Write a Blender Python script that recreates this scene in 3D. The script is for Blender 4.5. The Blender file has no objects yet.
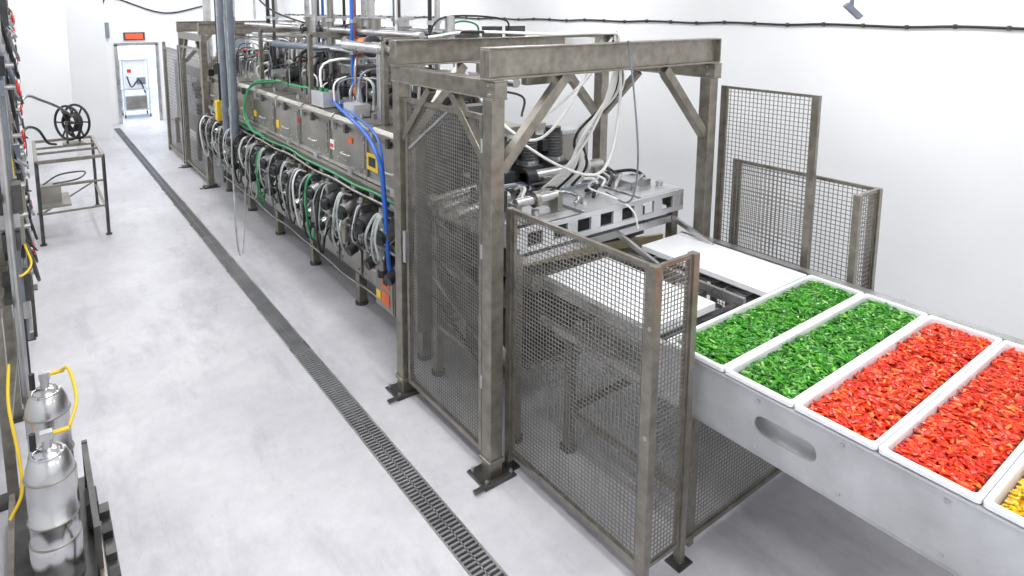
import bpy, math, random
from mathutils import Vector, Matrix, noise
random.seed(7)
V=Vector
scene=bpy.context.scene
try:
    scene.view_settings.view_transform='Standard'
    scene.view_settings.look='None'
except Exception: pass

# ------------------------------------------------------------------ materials
def mat(name,col,metal=0.0,rough=0.5,nscale=6.0,namt=0.12,bump=0.0,bscale=60,stretch=(1,1,1),emit=0,rvar=0.1,col2=None,spec=0.5,trans=0.0):
    m=bpy.data.materials.new(name); m.use_nodes=True
    nt=m.node_tree; b=nt.nodes['Principled BSDF']
    b.inputs['Metallic'].default_value=metal
    b.inputs['Specular IOR Level'].default_value=spec
    tc=nt.nodes.new('ShaderNodeTexCoord'); mp=nt.nodes.new('ShaderNodeMapping')
    mp.inputs['Scale'].default_value=stretch
    nt.links.new(tc.outputs['Object'],mp.inputs['Vector'])
    n=nt.nodes.new('ShaderNodeTexNoise'); n.inputs['Scale'].default_value=nscale; n.inputs['Detail'].default_value=5
    nt.links.new(mp.outputs['Vector'],n.inputs['Vector'])
    r=nt.nodes.new('ShaderNodeValToRGB')
    c2=col2 if col2 else tuple(max(0,c*(1-namt*2)) for c in col)
    c1=tuple(min(1,c*(1+namt)) for c in col)
    r.color_ramp.elements[0].position=0.3; r.color_ramp.elements[1].position=0.7
    r.color_ramp.elements[0].color=(*c2,1); r.color_ramp.elements[1].color=(*c1,1)
    nt.links.new(n.outputs['Fac'],r.inputs['Fac']); nt.links.new(r.outputs['Color'],b.inputs['Base Color'])
    mr=nt.nodes.new('ShaderNodeMapRange'); mr.inputs['To Min'].default_value=max(0.03,rough-rvar); mr.inputs['To Max'].default_value=min(1,rough+rvar)
    nt.links.new(n.outputs['Fac'],mr.inputs['Value']); nt.links.new(mr.outputs['Result'],b.inputs['Roughness'])
    if bump>0:
        n2=nt.nodes.new('ShaderNodeTexNoise'); n2.inputs['Scale'].default_value=bscale; n2.inputs['Detail'].default_value=4
        nt.links.new(mp.outputs['Vector'],n2.inputs['Vector'])
        bp=nt.nodes.new('ShaderNodeBump'); bp.inputs['Strength'].default_value=bump; bp.inputs['Distance'].default_value=0.01
        nt.links.new(n2.outputs['Fac'],bp.inputs['Height']); nt.links.new(bp.outputs['Normal'],b.inputs['Normal'])
    if emit>0:
        b.inputs['Emission Color'].default_value=(*col,1); b.inputs['Emission Strength'].default_value=emit
    if trans>0: b.inputs['Transmission Weight'].default_value=trans
    return m
FR=mat('frame_steel',(.29,.27,.232),.72,.36,14,.14,.08,90)
MESH=mat('wire_steel',(.27,.26,.24),.5,.42,9,.1)
ST=mat('stainless',(.55,.55,.55),.85,.30,5,.12,.08,120)
STM=mat('tunnel_steel',(.36,.345,.31),.75,.34,3,.16,.12,40)
STD=mat('dark_steel',(.11,.107,.105),.7,.42,8,.2)
BRT=mat('bright_sheet',(.66,.67,.69),.6,.33,3,.08,.1,60)
BLK=mat('black_rubber',(.02,.02,.022),0,.5,12,.2)
DGR=mat('motor_grey',(.07,.075,.08),.3,.45,12,.2)
WHP=mat('white_plastic',(.86,.87,.89),0,.35,4,.03)
WCB=mat('white_cable',(.82,.82,.80),0,.45,4,.05)
CLR=mat('clear_hose',(.44,.48,.46),0,.22,10,.2)
BLU=mat('blue_hose',(.02,.13,.58),0,.35,8,.1)
GRN=mat('green_hose',(.015,.28,.10),0,.35,8,.1)
YEL=mat('yellow_paint',(.86,.58,.02),0,.4,8,.05)
ORG=mat('orange_paint',(.75,.14,.02),0,.4,8,.1)
RED=mat('red_plastic',(.7,.03,.02),0,.4,8,.05)
GPI=mat('grey_pipe',(.22,.25,.30),.3,.4,5,.1)
TANK=mat('tank_steel',(.62,.62,.63),.95,.24,4,.03,.02,90,rvar=.03)
GRT=mat('grate_steel',(.36,.36,.37),.6,.4,6,.1)

# ------------------------------------------------------------------ mesh builder
def catmull(pts,n=6):
    pts=[V(p) for p in pts]
    if len(pts)<3: return pts
    P=[pts[0]*2-pts[1]]+pts+[pts[-1]*2-pts[-2]]
    out=[]
    for i in range(1,len(P)-2):
        a,b,c,d=P[i-1:i+3]
        for k in range(n):
            t=k/n
            out.append(.5*((2*b)+(c-a)*t+(2*a-5*b+4*c-d)*t*t+(3*b-a-3*c+d)*t**3))
    out.append(pts[-1]); return out
class G:
    def __init__(s,name): s.name=name; s.v=[]; s.f=[]; s.mi=[]; s.sm=[]; s.ml=[]
    def m(s,mt):
        if mt not in s.ml: s.ml.append(mt)
        return s.ml.index(mt)
    def add(s,vs,fs,mt,sm=False):
        o=len(s.v); s.v+= [tuple(v) for v in vs]; i=s.m(mt)
        for f in fs: s.f.append(tuple(o+k for k in f)); s.mi.append(i); s.sm.append(sm)
    BF=[(0,3,2,1),(4,5,6,7),(0,1,5,4),(1,2,6,5),(2,3,7,6),(3,0,4,7)]
    def box(s,lo,hi,mt):
        x0,y0,z0=lo; x1,y1,z1=hi
        x0,x1=min(x0,x1),max(x0,x1);y0,y1=min(y0,y1),max(y0,y1);z0,z1=min(z0,z1),max(z0,z1)
        s.add([(x0,y0,z0),(x1,y0,z0),(x1,y1,z0),(x0,y1,z0),(x0,y0,z1),(x1,y0,z1),(x1,y1,z1),(x0,y1,z1)],s.BF,mt)
    def cb(s,c,sz,mt): s.box([c[i]-sz[i]/2 for i in range(3)],[c[i]+sz[i]/2 for i in range(3)],mt)
    def beam(s,p1,p2,w,h,mt,up=(0,0,1)):
        p1=V(p1);p2=V(p2);d=(p2-p1).normalized();u=V(up)
        if abs(d.dot(u))>.98: u=V((0,1,0))
        r=d.cross(u).normalized();u=r.cross(d)
        vs=[]
        for p in (p1,p2):
            for a,b in ((-1,-1),(1,-1),(1,1),(-1,1)): vs.append(p+r*a*w/2+u*b*h/2)
        s.add(vs,s.BF,mt)
    def cyl(s,p1,p2,r,mt,seg=16,r2=None,caps=True,capm=None):
        p1=V(p1);p2=V(p2);r2=r if r2 is None else r2
        d=(p2-p1).normalized();u=V((0,0,1)) if abs(d.z)<.9 else V((1,0,0))
        a=d.cross(u).normalized();b=d.cross(a)
        c=[(math.cos(2*math.pi*i/seg),math.sin(2*math.pi*i/seg)) for i in range(seg)]
        A=[p1+(a*x+b*y)*r for x,y in c];B=[p2+(a*x+b*y)*r2 for x,y in c]
        s.add(A+B,[(i,(i+1)%seg,seg+(i+1)%seg,seg+i) for i in range(seg)],mt,True)
        if caps:
            cm=capm or mt
            s.add(A,[tuple(range(seg))],cm); s.add(B,[tuple(range(seg-1,-1,-1))],cm)
    def tube(s,pts,r,mt,seg=7,n=6,closed=False):
        P=catmull(pts,n) if n>1 else [V(p) for p in pts]
        rings=[];prev=None
        for i,p in enumerate(P):
            t=(P[min(i+1,len(P)-1)]-P[max(i-1,0)])
            if t.length<1e-6: t=V((0,0,1))
            t.normalize()
            if prev is None:
                u=V((0,0,1)) if abs(t.z)<.9 else V((1,0,0)); a=t.cross(u).normalized()
            else:
                a=prev-t*prev.dot(t)
                if a.length<1e-5: a=t.cross(V((0,1,0)))
                a.normalize()
            prev=a;b=t.cross(a)
            rings.append([p+(a*math.cos(2*math.pi*k/seg)+b*math.sin(2*math.pi*k/seg))*r for k in range(seg)])
        vs=[v for R in rings for v in R];fs=[]
        for i in range(len(rings)-1):
            for k in range(seg): fs.append((i*seg+k,i*seg+(k+1)%seg,(i+1)*seg+(k+1)%seg,(i+1)*seg+k))
        fs.append(tuple(range(seg)));fs.append(tuple((len(rings)-1)*seg+k for k in range(seg-1,-1,-1)))
        s.add(vs,fs,mt,True)
    def ring(s,c,R,r,mt,axis=(0,0,1),seg=24,ts=7):
        c=V(c);ax=V(axis).normalized();u=V((0,0,1)) if abs(ax.z)<.9 else V((1,0,0))
        a=ax.cross(u).normalized();b=ax.cross(a);vs=[];fs=[]
        for i in range(seg):
            t=2*math.pi*i/seg;d=a*math.cos(t)+b*math.sin(t)
            for k in range(ts):
                q=2*math.pi*k/ts; vs.append(c+d*(R+r*math.cos(q))+ax*r*math.sin(q))
        for i in range(seg):
            for k in range(ts): fs.append((i*ts+k,i*ts+(k+1)%ts,((i+1)%seg)*ts+(k+1)%ts,((i+1)%seg)*ts+k))
        s.add(vs,fs,mt,True)
    def rev(s,c,prof,mt,seg=28):
        vs=[];fs=[];n=len(prof)
        for r,h in prof:
            for k in range(seg): vs.append((c[0]+r*math.cos(2*math.pi*k/seg),c[1]+r*math.sin(2*math.pi*k/seg),c[2]+h))
        for i in range(n-1):
            for k in range(seg): fs.append((i*seg+k,i*seg+(k+1)%seg,(i+1)*seg+(k+1)%seg,(i+1)*seg+k))
        fs.append(tuple(range(seg-1,-1,-1)));fs.append(tuple((n-1)*seg+k for k in range(seg)))
        s.add(vs,fs,mt,True)
    def prismY(s,poly,y0,y1,mt):
        n=len(poly);vs=[(x,y0,z) for x,z in poly]+[(x,y1,z) for x,z in poly]
        s.add(vs,[(i,(i+1)%n,n+(i+1)%n,n+i) for i in range(n)]+[tuple(range(n-1,-1,-1)),tuple(range(n,2*n))],mt)
    def wires(s,o,u,v,sp,r,mt):
        o=V(o);u=V(u);v=V(v);nu=max(2,round(u.length/sp));nv=max(2,round(v.length/sp))
        nrm=u.cross(v).normalized()*r
        for i in range(1,nu): s.beam(o+u*i/nu-nrm*.5,o+u*i/nu+v-nrm*.5,r,r,mt,up=nrm)
        for i in range(1,nv): s.beam(o+v*i/nv+nrm*.5,o+v*i/nv+u+nrm*.5,r,r,mt,up=nrm)
    def panel(s,o,u,v,fw,mt,wm,sp=.038,r=.0042):
        o=V(o);u=V(u);v=V(v);uh=u.normalized();vh=v.normalized();n=uh.cross(vh)
        s.beam(o+uh*fw/2,o+uh*fw/2+v,fw,fw,mt,up=n);s.beam(o+u-uh*fw/2,o+u-uh*fw/2+v,fw,fw,mt,up=n)
        s.beam(o+vh*fw/2+uh*fw,o+u+vh*fw/2-uh*fw,fw,fw,mt,up=n);s.beam(o+v-vh*fw/2+uh*fw,o+u+v-vh*fw/2-uh*fw,fw,fw,mt,up=n)
        s.wires(o+uh*fw/2+vh*fw/2,u-uh*fw,v-vh*fw,sp,r,wm)
    def build(s,parent=None,bevel=0):
        me=bpy.data.meshes.new(s.name)
        xs=[v[0] for v in s.v];ys=[v[1] for v in s.v];zs=[v[2] for v in s.v]
        o=V(((min(xs)+max(xs))/2,(min(ys)+max(ys))/2,min(zs)))
        me.from_pydata([(v[0]-o.x,v[1]-o.y,v[2]-o.z) for v in s.v],[],s.f)
        for mt in s.ml: me.materials.append(mt)
        me.polygons.foreach_set('material_index',s.mi);me.polygons.foreach_set('use_smooth',s.sm)
        me.update();ob=bpy.data.objects.new(s.name,me);scene.collection.objects.link(ob)
        ob.location=o
        if parent: ob.parent=parent; ob.location=o-parent.location
        if bevel:
            b=ob.modifiers.new('bevel','BEVEL');b.width=bevel;b.segments=2;b.limit_method='ANGLE';b.angle_limit=math.radians(50)
        return ob
def empty(name,loc):
    e=bpy.data.objects.new(name,None);e.location=loc;e.empty_display_size=.1;scene.collection.objects.link(e);return e

# ------------------------------------------------------------------ room
FM=bpy.data.materials.new('concrete_floor');FM.use_nodes=True
nt=FM.node_tree;b=nt.nodes['Principled BSDF'];tc=nt.nodes.new('ShaderNodeTexCoord')
def nz(sc,det=6,rg=.6,src=None,st=None):
    n=nt.nodes.new('ShaderNodeTexNoise');n.inputs['Scale'].default_value=sc;n.inputs['Detail'].default_value=det;n.inputs['Roughness'].default_value=rg
    if st:
        mp=nt.nodes.new('ShaderNodeMapping');mp.inputs['Scale'].default_value=st;nt.links.new(tc.outputs['Object'],mp.inputs['Vector']);nt.links.new(mp.outputs['Vector'],n.inputs['Vector'])
    else: nt.links.new(tc.outputs['Object'],n.inputs['Vector'])
    return n
def ramp(n,p0,c0,p1,c1):
    r=nt.nodes.new('ShaderNodeValToRGB');r.color_ramp.elements[0].position=p0;r.color_ramp.elements[1].position=p1
    r.color_ramp.elements[0].color=(*c0,1);r.color_ramp.elements[1].color=(*c1,1);nt.links.new(n.outputs['Fac'],r.inputs['Fac']);return r
def mult(a,b2,f=1):
    m=nt.nodes.new('ShaderNodeMix');m.data_type='RGBA';m.blend_type='MULTIPLY';m.inputs[0].default_value=f
    nt.links.new(a,m.inputs[6]);nt.links.new(b2,m.inputs[7]);return m.outputs[2]
a1=ramp(nz(.8,4),.32,(.485,.48,.51),.68,(.635,.63,.655))
a2=ramp(nz(9,8,.75),.35,(.90,.90,.905),.6,(1,1,1))
a3=ramp(nz(3,8,.7,st=(1,.3,1)),.34,(.82,.82,.835),.48,(1,1,1))
a4=ramp(nz(60,3,.8),.28,(.84,.84,.84),.38,(1,1,1))
a5=ramp(nz(14,8,.8,st=(2.5,.25,1)),.30,(.80,.80,.81),.40,(1,1,1))
c=mult(mult(mult(mult(a1.outputs['Color'],a2.outputs['Color']),a3.outputs['Color']),a4.outputs['Color']),a5.outputs['Color'])
nt.links.new(c,b.inputs['Base Color'])
rr=nt.nodes.new('ShaderNodeMapRange');rr.inputs['To Min'].default_value=.22;rr.inputs['To Max'].default_value=.55
nn=nz(2.5);nt.links.new(nn.outputs['Fac'],rr.inputs['Value']);nt.links.new(rr.outputs['Result'],b.inputs['Roughness'])
bp=nt.nodes.new('ShaderNodeBump');bp.inputs['Strength'].default_value=.10;bp.inputs['Distance'].default_value=.01
n5=nz(40,6);nt.links.new(n5.outputs['Fac'],bp.inputs['Height']);nt.links.new(bp.outputs['Normal'],b.inputs['Normal'])
WALL=mat('painted_wall',(.86,.87,.88),0,.4,.8,.02,.03,3)
CEIL=mat('ceiling_paint',(.85,.85,.85),0,.6,1,.02)
X0,X1,Y0,Y1,H=-1.6,6.7,-3.0,19.6,4.4
DX0,DX1=1.80,1.975   # drain
g=G('floor');g.box((X0-.2,Y0-.2,-.2),(DX0,Y1+4,0),FM);g.box((DX1,Y0-.2,-.2),(X1+.2,Y1+4,0),FM);g.box((DX0,Y0-.2,-.2),(DX1,Y1+4,-.12),FM)
g.box((DX0,18.9,-.12),(DX1,Y1+4,0),FM);g.build()
g=G('wall_right');g.box((X1,Y0-.2,0),(X1+.2,Y1+4,H),WALL);g.build()
g=G('wall_left');g.box((X0-.2,Y0-.2,0),(X0,Y1+4,H),WALL);g.build()
g=G('wall_back');g.box((X0,Y0-.2,0),(X1,Y0,H),WALL);g.build()
g=G('ceiling');g.box((X0-.2,Y0-.2,H),(X1+.2,Y1+4,H+.2),CEIL);g.build()
g=G('wall_end');g.box((X0,Y1,0),(2.08,Y1+.15,H),WALL);g.box((3.08,Y1,0),(X1,Y1+.15,H),WALL);g.box((2.08,Y1,2.12),(3.08,Y1+.15,H),WALL);g.build()
g=G('wall_annex');g.box((X0,Y1+3.8,0),(X1,Y1+4,H),mat('annex_wall',(.70,.76,.9),0,.5));g.build()
g=G('wall_partition');g.box((X0,17.5,0),(1.66,Y1,H),WALL);g.box((X0,15.4,0),(.78,17.5,H),mat('panel_wall',(.80,.81,.82),0,.6,1,.02));g.build()
g=G('door_1')
for x in (2.08,3.08): g.box((x-.04,Y1-.04,0),(x+.04,Y1-.001,2.16),ST)
g.box((2.04,Y1-.04,2.12),(3.12,Y1-.001,2.2),ST);g.build()
g=G('exit_sign');g.box((2.33,Y1-.06,2.3),(2.75,Y1-.01,2.45),ORG);g.box((2.28,Y1-.05,2.27),(2.8,Y1-.002,2.48),STD)
g.box((2.33,Y1-.065,2.31),(2.75,Y1-.055,2.44),mat('sign_red',(.9,.10,.05),0,.4,emit=.5));g.build()
g=G('utility_cart')
for x in (2.3,2.95):
    for y in (20.5,21.1): g.beam((x,y,.08),(x,y,1.7),.04,.04,BRT);g.cyl((x-.015,y,.05),(x+.015,y,.05),.05,BLK,12)
for z in (.2,.8,1.65): g.box((2.27,20.47,z),(2.98,21.13,z+.04),BRT)
g.box((2.35,20.55,.84),(2.9,21.0,1.64),WHP);g.box((2.42,20.54,1.3),(2.52,20.55,1.4),RED);g.box((2.65,20.54,.95),(2.88,20.55,1.15),GPI);g.box((2.35,20.6,.24),(2.9,20.9,.6),STM);g.tube([(2.4,20.5,1.2),(2.5,20.4,.9),(2.7,20.45,1.1),(2.85,20.5,.7)],.02,BLK,7,6);g.build()
g=G('electrical_cabinet');g.box((4.9,Y1-.2,0),(5.5,Y1-.001,2.5),ST);g.box((5.6,Y1-.15,1.9),(6.1,Y1-.001,2.8),WHP);g.cyl((5.2,Y1-.08,2.5),(5.2,Y1-.08,H-.01),.03,ST)
g.cyl((5.8,Y1-.08,2.8),(5.8,Y1-.08,H-.01),.03,ST);g.box((4.95,Y1-.21,1.65),(5.45,Y1-.2,2.45),GPI);g.box((5.5,Y1-.1,2.1),(5.6,Y1-.001,2.2),ST);g.build()
g=G('wall_junction_box');g.box((1.72,Y1-.1,2.35),(1.95,Y1-.001,2.75),GPI);g.tube([(1.83,Y1-.05,2.75),(1.83,Y1-.05,3.2),(2.1,Y1-.05,3.4),(3.3,Y1-.05,3.0),(4.4,Y1-.05,3.2)],.02,BLK,7,6);g.build()

# drain
g=G('floor_drain_grate')
g.box((DX0,Y0,-.06),(DX0+.014,18.9,.003),ST);g.box((DX1-.014,Y0,-.06),(DX1,18.9,.003),ST)
g.box((DX0+.084,Y0,-.03),(DX0+.092,18.9,.001),GRT)
y=1.4
while y<18.9: g.box((DX0+.014,y,-.02),(DX1-.014,y+.014,.001),GRT); y+=.034 if y<9 else .06
g.build()
g=G('drain_channel');g.box((DX0+.001,Y0,-.119),(DX1-.001,18.9,-.1),STD);g.build()

# wall cable
g=G('wall_cable');pts=[]
for i in range(60):
    y=Y0+.3+i*(Y1-Y0-.5)/59; pts.append((X1-.02,y,2.945+.008*math.sin(i*2.1)))
g.tube(pts,.013,BLK,6,3)
for i in range(0,60,1):p=pts[i];g.box((X1-.035,p[1]-.01,p[2]-.02),(X1-.001,p[1]+.01,p[2]+.02),STD)
g.build()

# ------------------------------------------------------------------ portals
def channel_x(g,x0,x1,y,z0,z1,d,mt):
    t=.012;g.box((x0,y-t/2,z0+t),(x1,y+t/2,z1-t),mt);g.box((x0,y-d/2,z1-t),(x1,y+d/2,z1),mt);g.box((x0,y-d/2,z0),(x1,y+d/2,z0+t),mt)
    for x in (x0,x1-t): g.box((x,y-d/2,z0+t),(x+t,y+d/2,z1-t),mt)
def portal(xl,xr,ya,yb,top=2.87):
    g=G('portal_frame');w=.1
    for x in (xl,xr):
        for y in (ya,yb):
            g.cb((x,y,(top-.32)/2),(w,w,top-.32),FR)
            g.cb((x,y,.0075),(.26,.22,.015),STD);g.cb((x-.06,y-.09,.022),(.3,.035,.014),STD)
            for a in (-.1,.1):
                for c2 in (-.08,.08): g.cyl((x+a,y+c2,.015),(x+a,y+c2,.045),.013,ST,6)
            g.cb((x,y,.12),(.125,.125,.03),FR)
        g.box((x-.05,ya-.08,top-.32),(x+.05,yb+.08,top-.31),FR);g.box((x-.05,ya-.08,top-.21),(x+.05,yb+.08,top-.2),FR)
        g.box((x-.045,ya-.08,top-.31),(x-.03,yb+.08,top-.21),FR)
        g.box((x-.03,ya-.08,top-.31),(x+.045,ya-.06,top-.21),FR);g.box((x-.03,yb+.06,top-.31),(x+.045,yb+.08,top-.21),FR)
        g.beam((x,ya+.05,top-.75),(x,ya+.45,top-.33),.06,.06,FR,up=(1,0,0));g.beam((x,yb-.05,top-.75),(x,yb-.45,top-.33),.06,.06,FR,up=(1,0,0))
    for y in (ya,yb):
        channel_x(g,xl-.07,xr+.07,y,top-.2,top,.1,FR)
        g.beam((xl+.05,y,top-.78),(xl+.58,y,top-.22),.07,.07,FR,up=(0,1,0));g.beam((xr-.05,y,top-.78),(xr-.58,y,top-.22),.07,.07,FR,up=(0,1,0))
    g.box((xl+.35,ya+.1,top-.27),(xl+.75,ya+.16,top-.2),FR)
    for x in (xl,xr):
        for z in (top-.29,top-.23): g.cyl((x-.06,ya-.02,z),(x-.04,ya-.02,z),.012,ST,6)
    return g.build(bevel=.004)
PX0,PX1,PYA,PYB=2.37,4.57,3.13,4.31
portal(PX0,PX1,PYA,PYB)
portal(2.55,4.75,11.6,13.4)

def wm(name,o,u,v,fw=.032,sp=.038,extra=None,r=.0042):
    g=G(name);g.panel(o,u,v,fw,FR,MESH,sp,r)
    if extra: extra(g)
    return g.build()
def ex(g):
    for z in (.6,1.5,2.2): g.cyl((PX0-.03,PYA+.075,z),(PX0-.03,PYA+.075,z+.09),.014,ST,8)
    g.box((PX0-.06,PYB-.14,1.15),(PX0-.025,PYB-.1,1.4),ST)
    g.beam((PX0+.01,PYA+.5,2.41),(PX0+.01,PYB-.13,2.05),.02,.05,ST,up=(1,0,0))
wm('mesh_safety_door',(PX0-.005,PYA+.09,.12),(0,PYB-PYA-.18,0),(0,0,2.32),.035,.027,ex,.0040)
def fence(name,x,side,ya,yb,ret,sp=.027,r=.0040):
    g=G(name);top=1.83
    for y in (ya,yb):
        g.cb((x,y,top/2),(.045,.045,top),FR);g.cb((x,y,.005),(.12,.1,.01),STD);g.cyl((x,y,.01),(x,y,.05),.035,STD,12)
    g.panel((x,ya+.023,.12),(0,yb-ya-.046,0),(0,0,top-.12),.026,FR,MESH,sp,r)
    xe=x+side*ret
    g.cb((xe,ya,top/2),(.045,.045,top),FR);g.cb((xe,ya,.005),(.12,.1,.01),STD)
    a,b2=min(x,xe),max(x,xe)
    g.panel((a+.023,ya,.12),(b2-a-.046,0,0),(0,0,top-.12),.022,FR,MESH,sp,r)
    for z in (.9,1.5): g.cyl((x-.028,ya,z),(x-.02,ya,z),.012,ST,6)
    g.build()
fence('mesh_safety_fence',2.51,1,1.97,3.12,.31)
fence('mesh_safety_fence',4.95,-1,1.97,3.08,.3,.034,.0045)
g=G('tall_mesh_guard');g.cb((4.71,2.32,1.24),(.035,.035,2.48),FR);g.cb((4.71,3.08,1.24),(.035,.035,2.48),FR);g.panel((4.71,2.34,.1),(0,.72,0),(0,0,2.38),.02,FR,MESH,.034,.0045)
for y in (2.32,3.08): g.cb((4.71,y,.004),(.1,.1,.008),STD)
g.build()
wm('mesh_safety_door',(2.53,11.7,.12),(0,1.6,0),(0,0,2.3),.04,.07,None,.006)
g=G('mesh_safety_fence');g.cb((2.55,15.3,1.2),(.06,.06,2.4),FR);g.cb((2.55,13.7,1.2),(.06,.06,2.4),FR);g.panel((2.55,13.74,.1),(0,1.52,0),(0,0,2.2),.05,FR,MESH,.07,.006);g.build()

# ------------------------------------------------------------------ processing tunnel
TY0,TY1=4.5,11.4
tun=empty('pasteurization_tunnel',(3.2,8,0))
g=G('tunnel_body')
g.prismY([(2.68,.38),(3.95,.38),(3.95,1.0),(2.68,1.0)],TY0,TY1,STD)
g.prismY([(2.72,1.0),(3.92,1.0),(3.92,1.42),(2.72,1.42)],TY0,TY1,STD)
g.prismY([(2.54,1.42),(4.02,1.42),(4.02,1.48),(2.54,1.48)],TY0-.02,TY1+.02,STM)
g.prismY([(2.62,1.48),(3.94,1.48),(3.94,1.95),(3.89,2.0),(2.67,2.0),(2.62,1.95)],TY0,TY1,STM)
g.prismY([(2.56,.98),(2.72,.98),(2.72,1.03),(2.56,1.03)],TY0,TY1,STM)
g.box((2.6,TY0,1.94),(2.62,TY1,1.975),STM);g.box((2.6,TY0,1.49),(2.62,TY1,1.52),ST)
y=TY0+.02;k=0
while y<TY1-.1:
    g.prismY([(2.6,1.48),(2.63,1.48),(2.63,1.95),(2.675,1.99),(3.88,1.99),(3.88,2.012),(2.665,2.012),(2.6,1.955)],y,y+.022,STM)
    for z in (1.56,1.7,1.84): g.cyl((2.6,y+.06,z),(2.622,y+.06,z),.012,ST,6)
    g.box((2.612,y+.08,1.56),(2.622,y+.84,1.9),STM)
    for a in (.12,.31,.5,.69,.82):
        g.cyl((2.605,y+a,1.58),(2.622,y+a,1.58),.01,ST,6);g.cyl((2.605,y+a,1.88),(2.622,y+a,1.88),.01,ST,6)
    g.cb((2.60,y+.35,1.5),(.05,.10,.06),ST);g.cb((2.595,y+.45,1.92),(.04,.05,.09),STD);g.cb((2.595,y+.75,1.92),(.04,.05,.09),ST)
    g.tube([(2.6,y+.35,1.66),(2.57,y+.36,1.66),(2.565,y+.45,1.66),(2.57,y+.54,1.66),(2.6,y+.55,1.66)],.009,ST,6,4)
    y+=.9;k+=1
g.prismY([(2.90,2.0),(3.68,2.0),(3.68,2.07),(3.62,2.11),(2.96,2.11),(2.90,2.07)],TY0+.3,TY1-.2,STM)
y=TY0+.4
while y<TY1-.4:
    g.cb((2.88,y,2.03),(.05,.05,.05),ST);g.cyl((2.78,y+.1,2.0),(2.78,y+.1,2.05),.025,ST,10);g.cyl((3.78,y,2.0),(3.78,y,2.06),.03,ST,10)
    g.box((2.89,y+.2,2.0),(3.69,y+.22,2.12),ST);y+=.9
y=TY0+.1
while y<TY1-.3:
    g.box((2.655,y,.42),(2.685,y+.5,.96),STM);g.cyl((2.64,y+.25,.7),(2.66,y+.25,.7),.13,ST,18);g.cyl((2.63,y+.25,.7),(2.642,y+.25,.7),.1,STD,18)
    for a in (.04,.46):
        for z in (.47,.91): g.cyl((2.64,y+a,z),(2.656,y+a,z),.014,ST,6)
    y+=.56
y=TY0+.15
while y<TY1:
    for x in (2.76,3.85):
        g.cb((x,y,.2),(.09,.09,.36),FR);g.cyl((x,y,0),(x,y,.03),.07,STD,12)
    g.beam((2.76,y,.3),(3.85,y,.3),.05,.05,FR);y+=1.3
g.box((2.58,TY0-.04,.36),(4.0,TY0,2.04),STM);g.box((2.85,TY0-.06,1.2),(3.75,TY0-.03,1.75),STD)
g.box((2.50,4.72,.42),(2.66,5.08,.84),STM);g.box((2.49,4.74,.44),(2.5,5.06,.82),STM)
g.box((2.484,4.79,.64),(2.49,4.93,.78),ORG);g.box((2.48,4.82,.67),(2.484,4.90,.74),BLK);g.box((2.484,4.96,.5),(2.49,5.04,.58),YEL);g.box((2.484,4.79,.48),(2.49,4.93,.6),ORG)
g.box((2.6,5.2,1.60),(2.61,5.42,1.76),YEL);g.box((2.596,5.24,1.64),(2.601,5.38,1.73),BLK)
g.box((2.6,6.2,1.64),(2.61,6.3,1.74),WHP);g.box((2.597,6.21,1.66),(2.601,6.29,1.70),RED)
g.box((2.6,7.95,1.60),(2.61,8.05,1.7),YEL);g.box((2.6,5.75,1.78),(2.61,5.85,1.84),ORG);g.box((2.6,8.9,1.62),(2.61,9.0,1.7),YEL);g.box((2.6,7.2,1.78),(2.61,7.28,1.84),RED)
g.build(tun,bevel=.004)
g=G('valve_actuators');h=G('actuator_hoses')
n=17
for i in range(n):
    y=TY0+.3+i*(TY1-TY0-.5)/(n-1);j=random.uniform(-.02,.02);zz=1.22+j
    g.cyl((2.74,y,zz+.02),(2.56,y,zz),.07,ST,14);g.cyl((2.58,y,zz),(2.55,y,zz),.105,STM,16)
    g.cyl((2.55,y,zz),(2.40,y-.05,zz-.05),.078,(DGR if i%2 else ST),16);g.cyl((2.40,y-.05,zz-.05),(2.36,y-.06,zz-.065),.062,BLK,14)
    g.cb((2.47,y,zz+.10),(.10,.07,.07),(STD if i%3 else ST));g.cyl((2.5,y+.13,1.0),(2.5,y+.13,1.36),.028,ST,10);g.cb((2.5,y+.13,1.1),(.07,.07,.05),BLK)
    g.cyl((2.62,y-.12,.9),(2.48,y-.14,.84),.065,ST,14);g.cyl((2.48,y-.14,.84),(2.40,y-.15,.81),.052,BLK,12)
    g.cb((2.56,y-.12,.9),(.05,.16,.16),STM);g.cb((2.55,y+.04,.78),(.1,.08,.12),(STD if i%2 else ST))
    if i%2==0: g.cyl((2.46,y+.06,1.0),(2.46,y+.06,.82),.035,STM,12);g.cyl((2.46,y+.06,.82),(2.46,y+.06,.76),.045,BLK,12)
    g.box((2.53,y-.05,1.34),(2.62,y+.04,1.42),ST);g.cyl((2.6,y+.18,1.3),(2.5,y+.18,1.3),.02,YEL if i%4==1 else BLK,8)
    for q in range(4):
        a=random.uniform(-.1,.1);dp=random.uniform(.25,.66) if i>1 else random.uniform(.15,.35);o=random.uniform(-.05,.08)
        mt=(CLR,CLR,WCB,CLR,BLK,BLK,STD,GRN if i%4==0 else CLR)[random.randrange(8)]
        h.tube([(2.5,y+a*.4,zz+.10),(2.40,y+a*.6,zz+.12),(2.35-abs(a)*.3,y+a,zz-.04),(2.36,y+a+.04+o,zz-dp*.7),(2.43,y+a+.10+o,zz-dp),(2.5,y+a+.17+o,zz-dp*.75),(2.6,y+a+.16+o,zz-dp*.45)],random.choice((.007,.009,.011,.013)),mt,6,5)
for k,(mt,z,x) in enumerate(((GRN,1.45,2.5),(STM,1.40,2.48),(BLK,1.36,2.52),(CLR,.98,2.52),(STM,.36,2.6))):
    h.tube([(x+.01*math.sin(i*1.3),TY0+.1+i*.45,z+.012*math.sin(i*2.3+k)) for i in range(15)],.012,mt,6,3)
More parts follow.
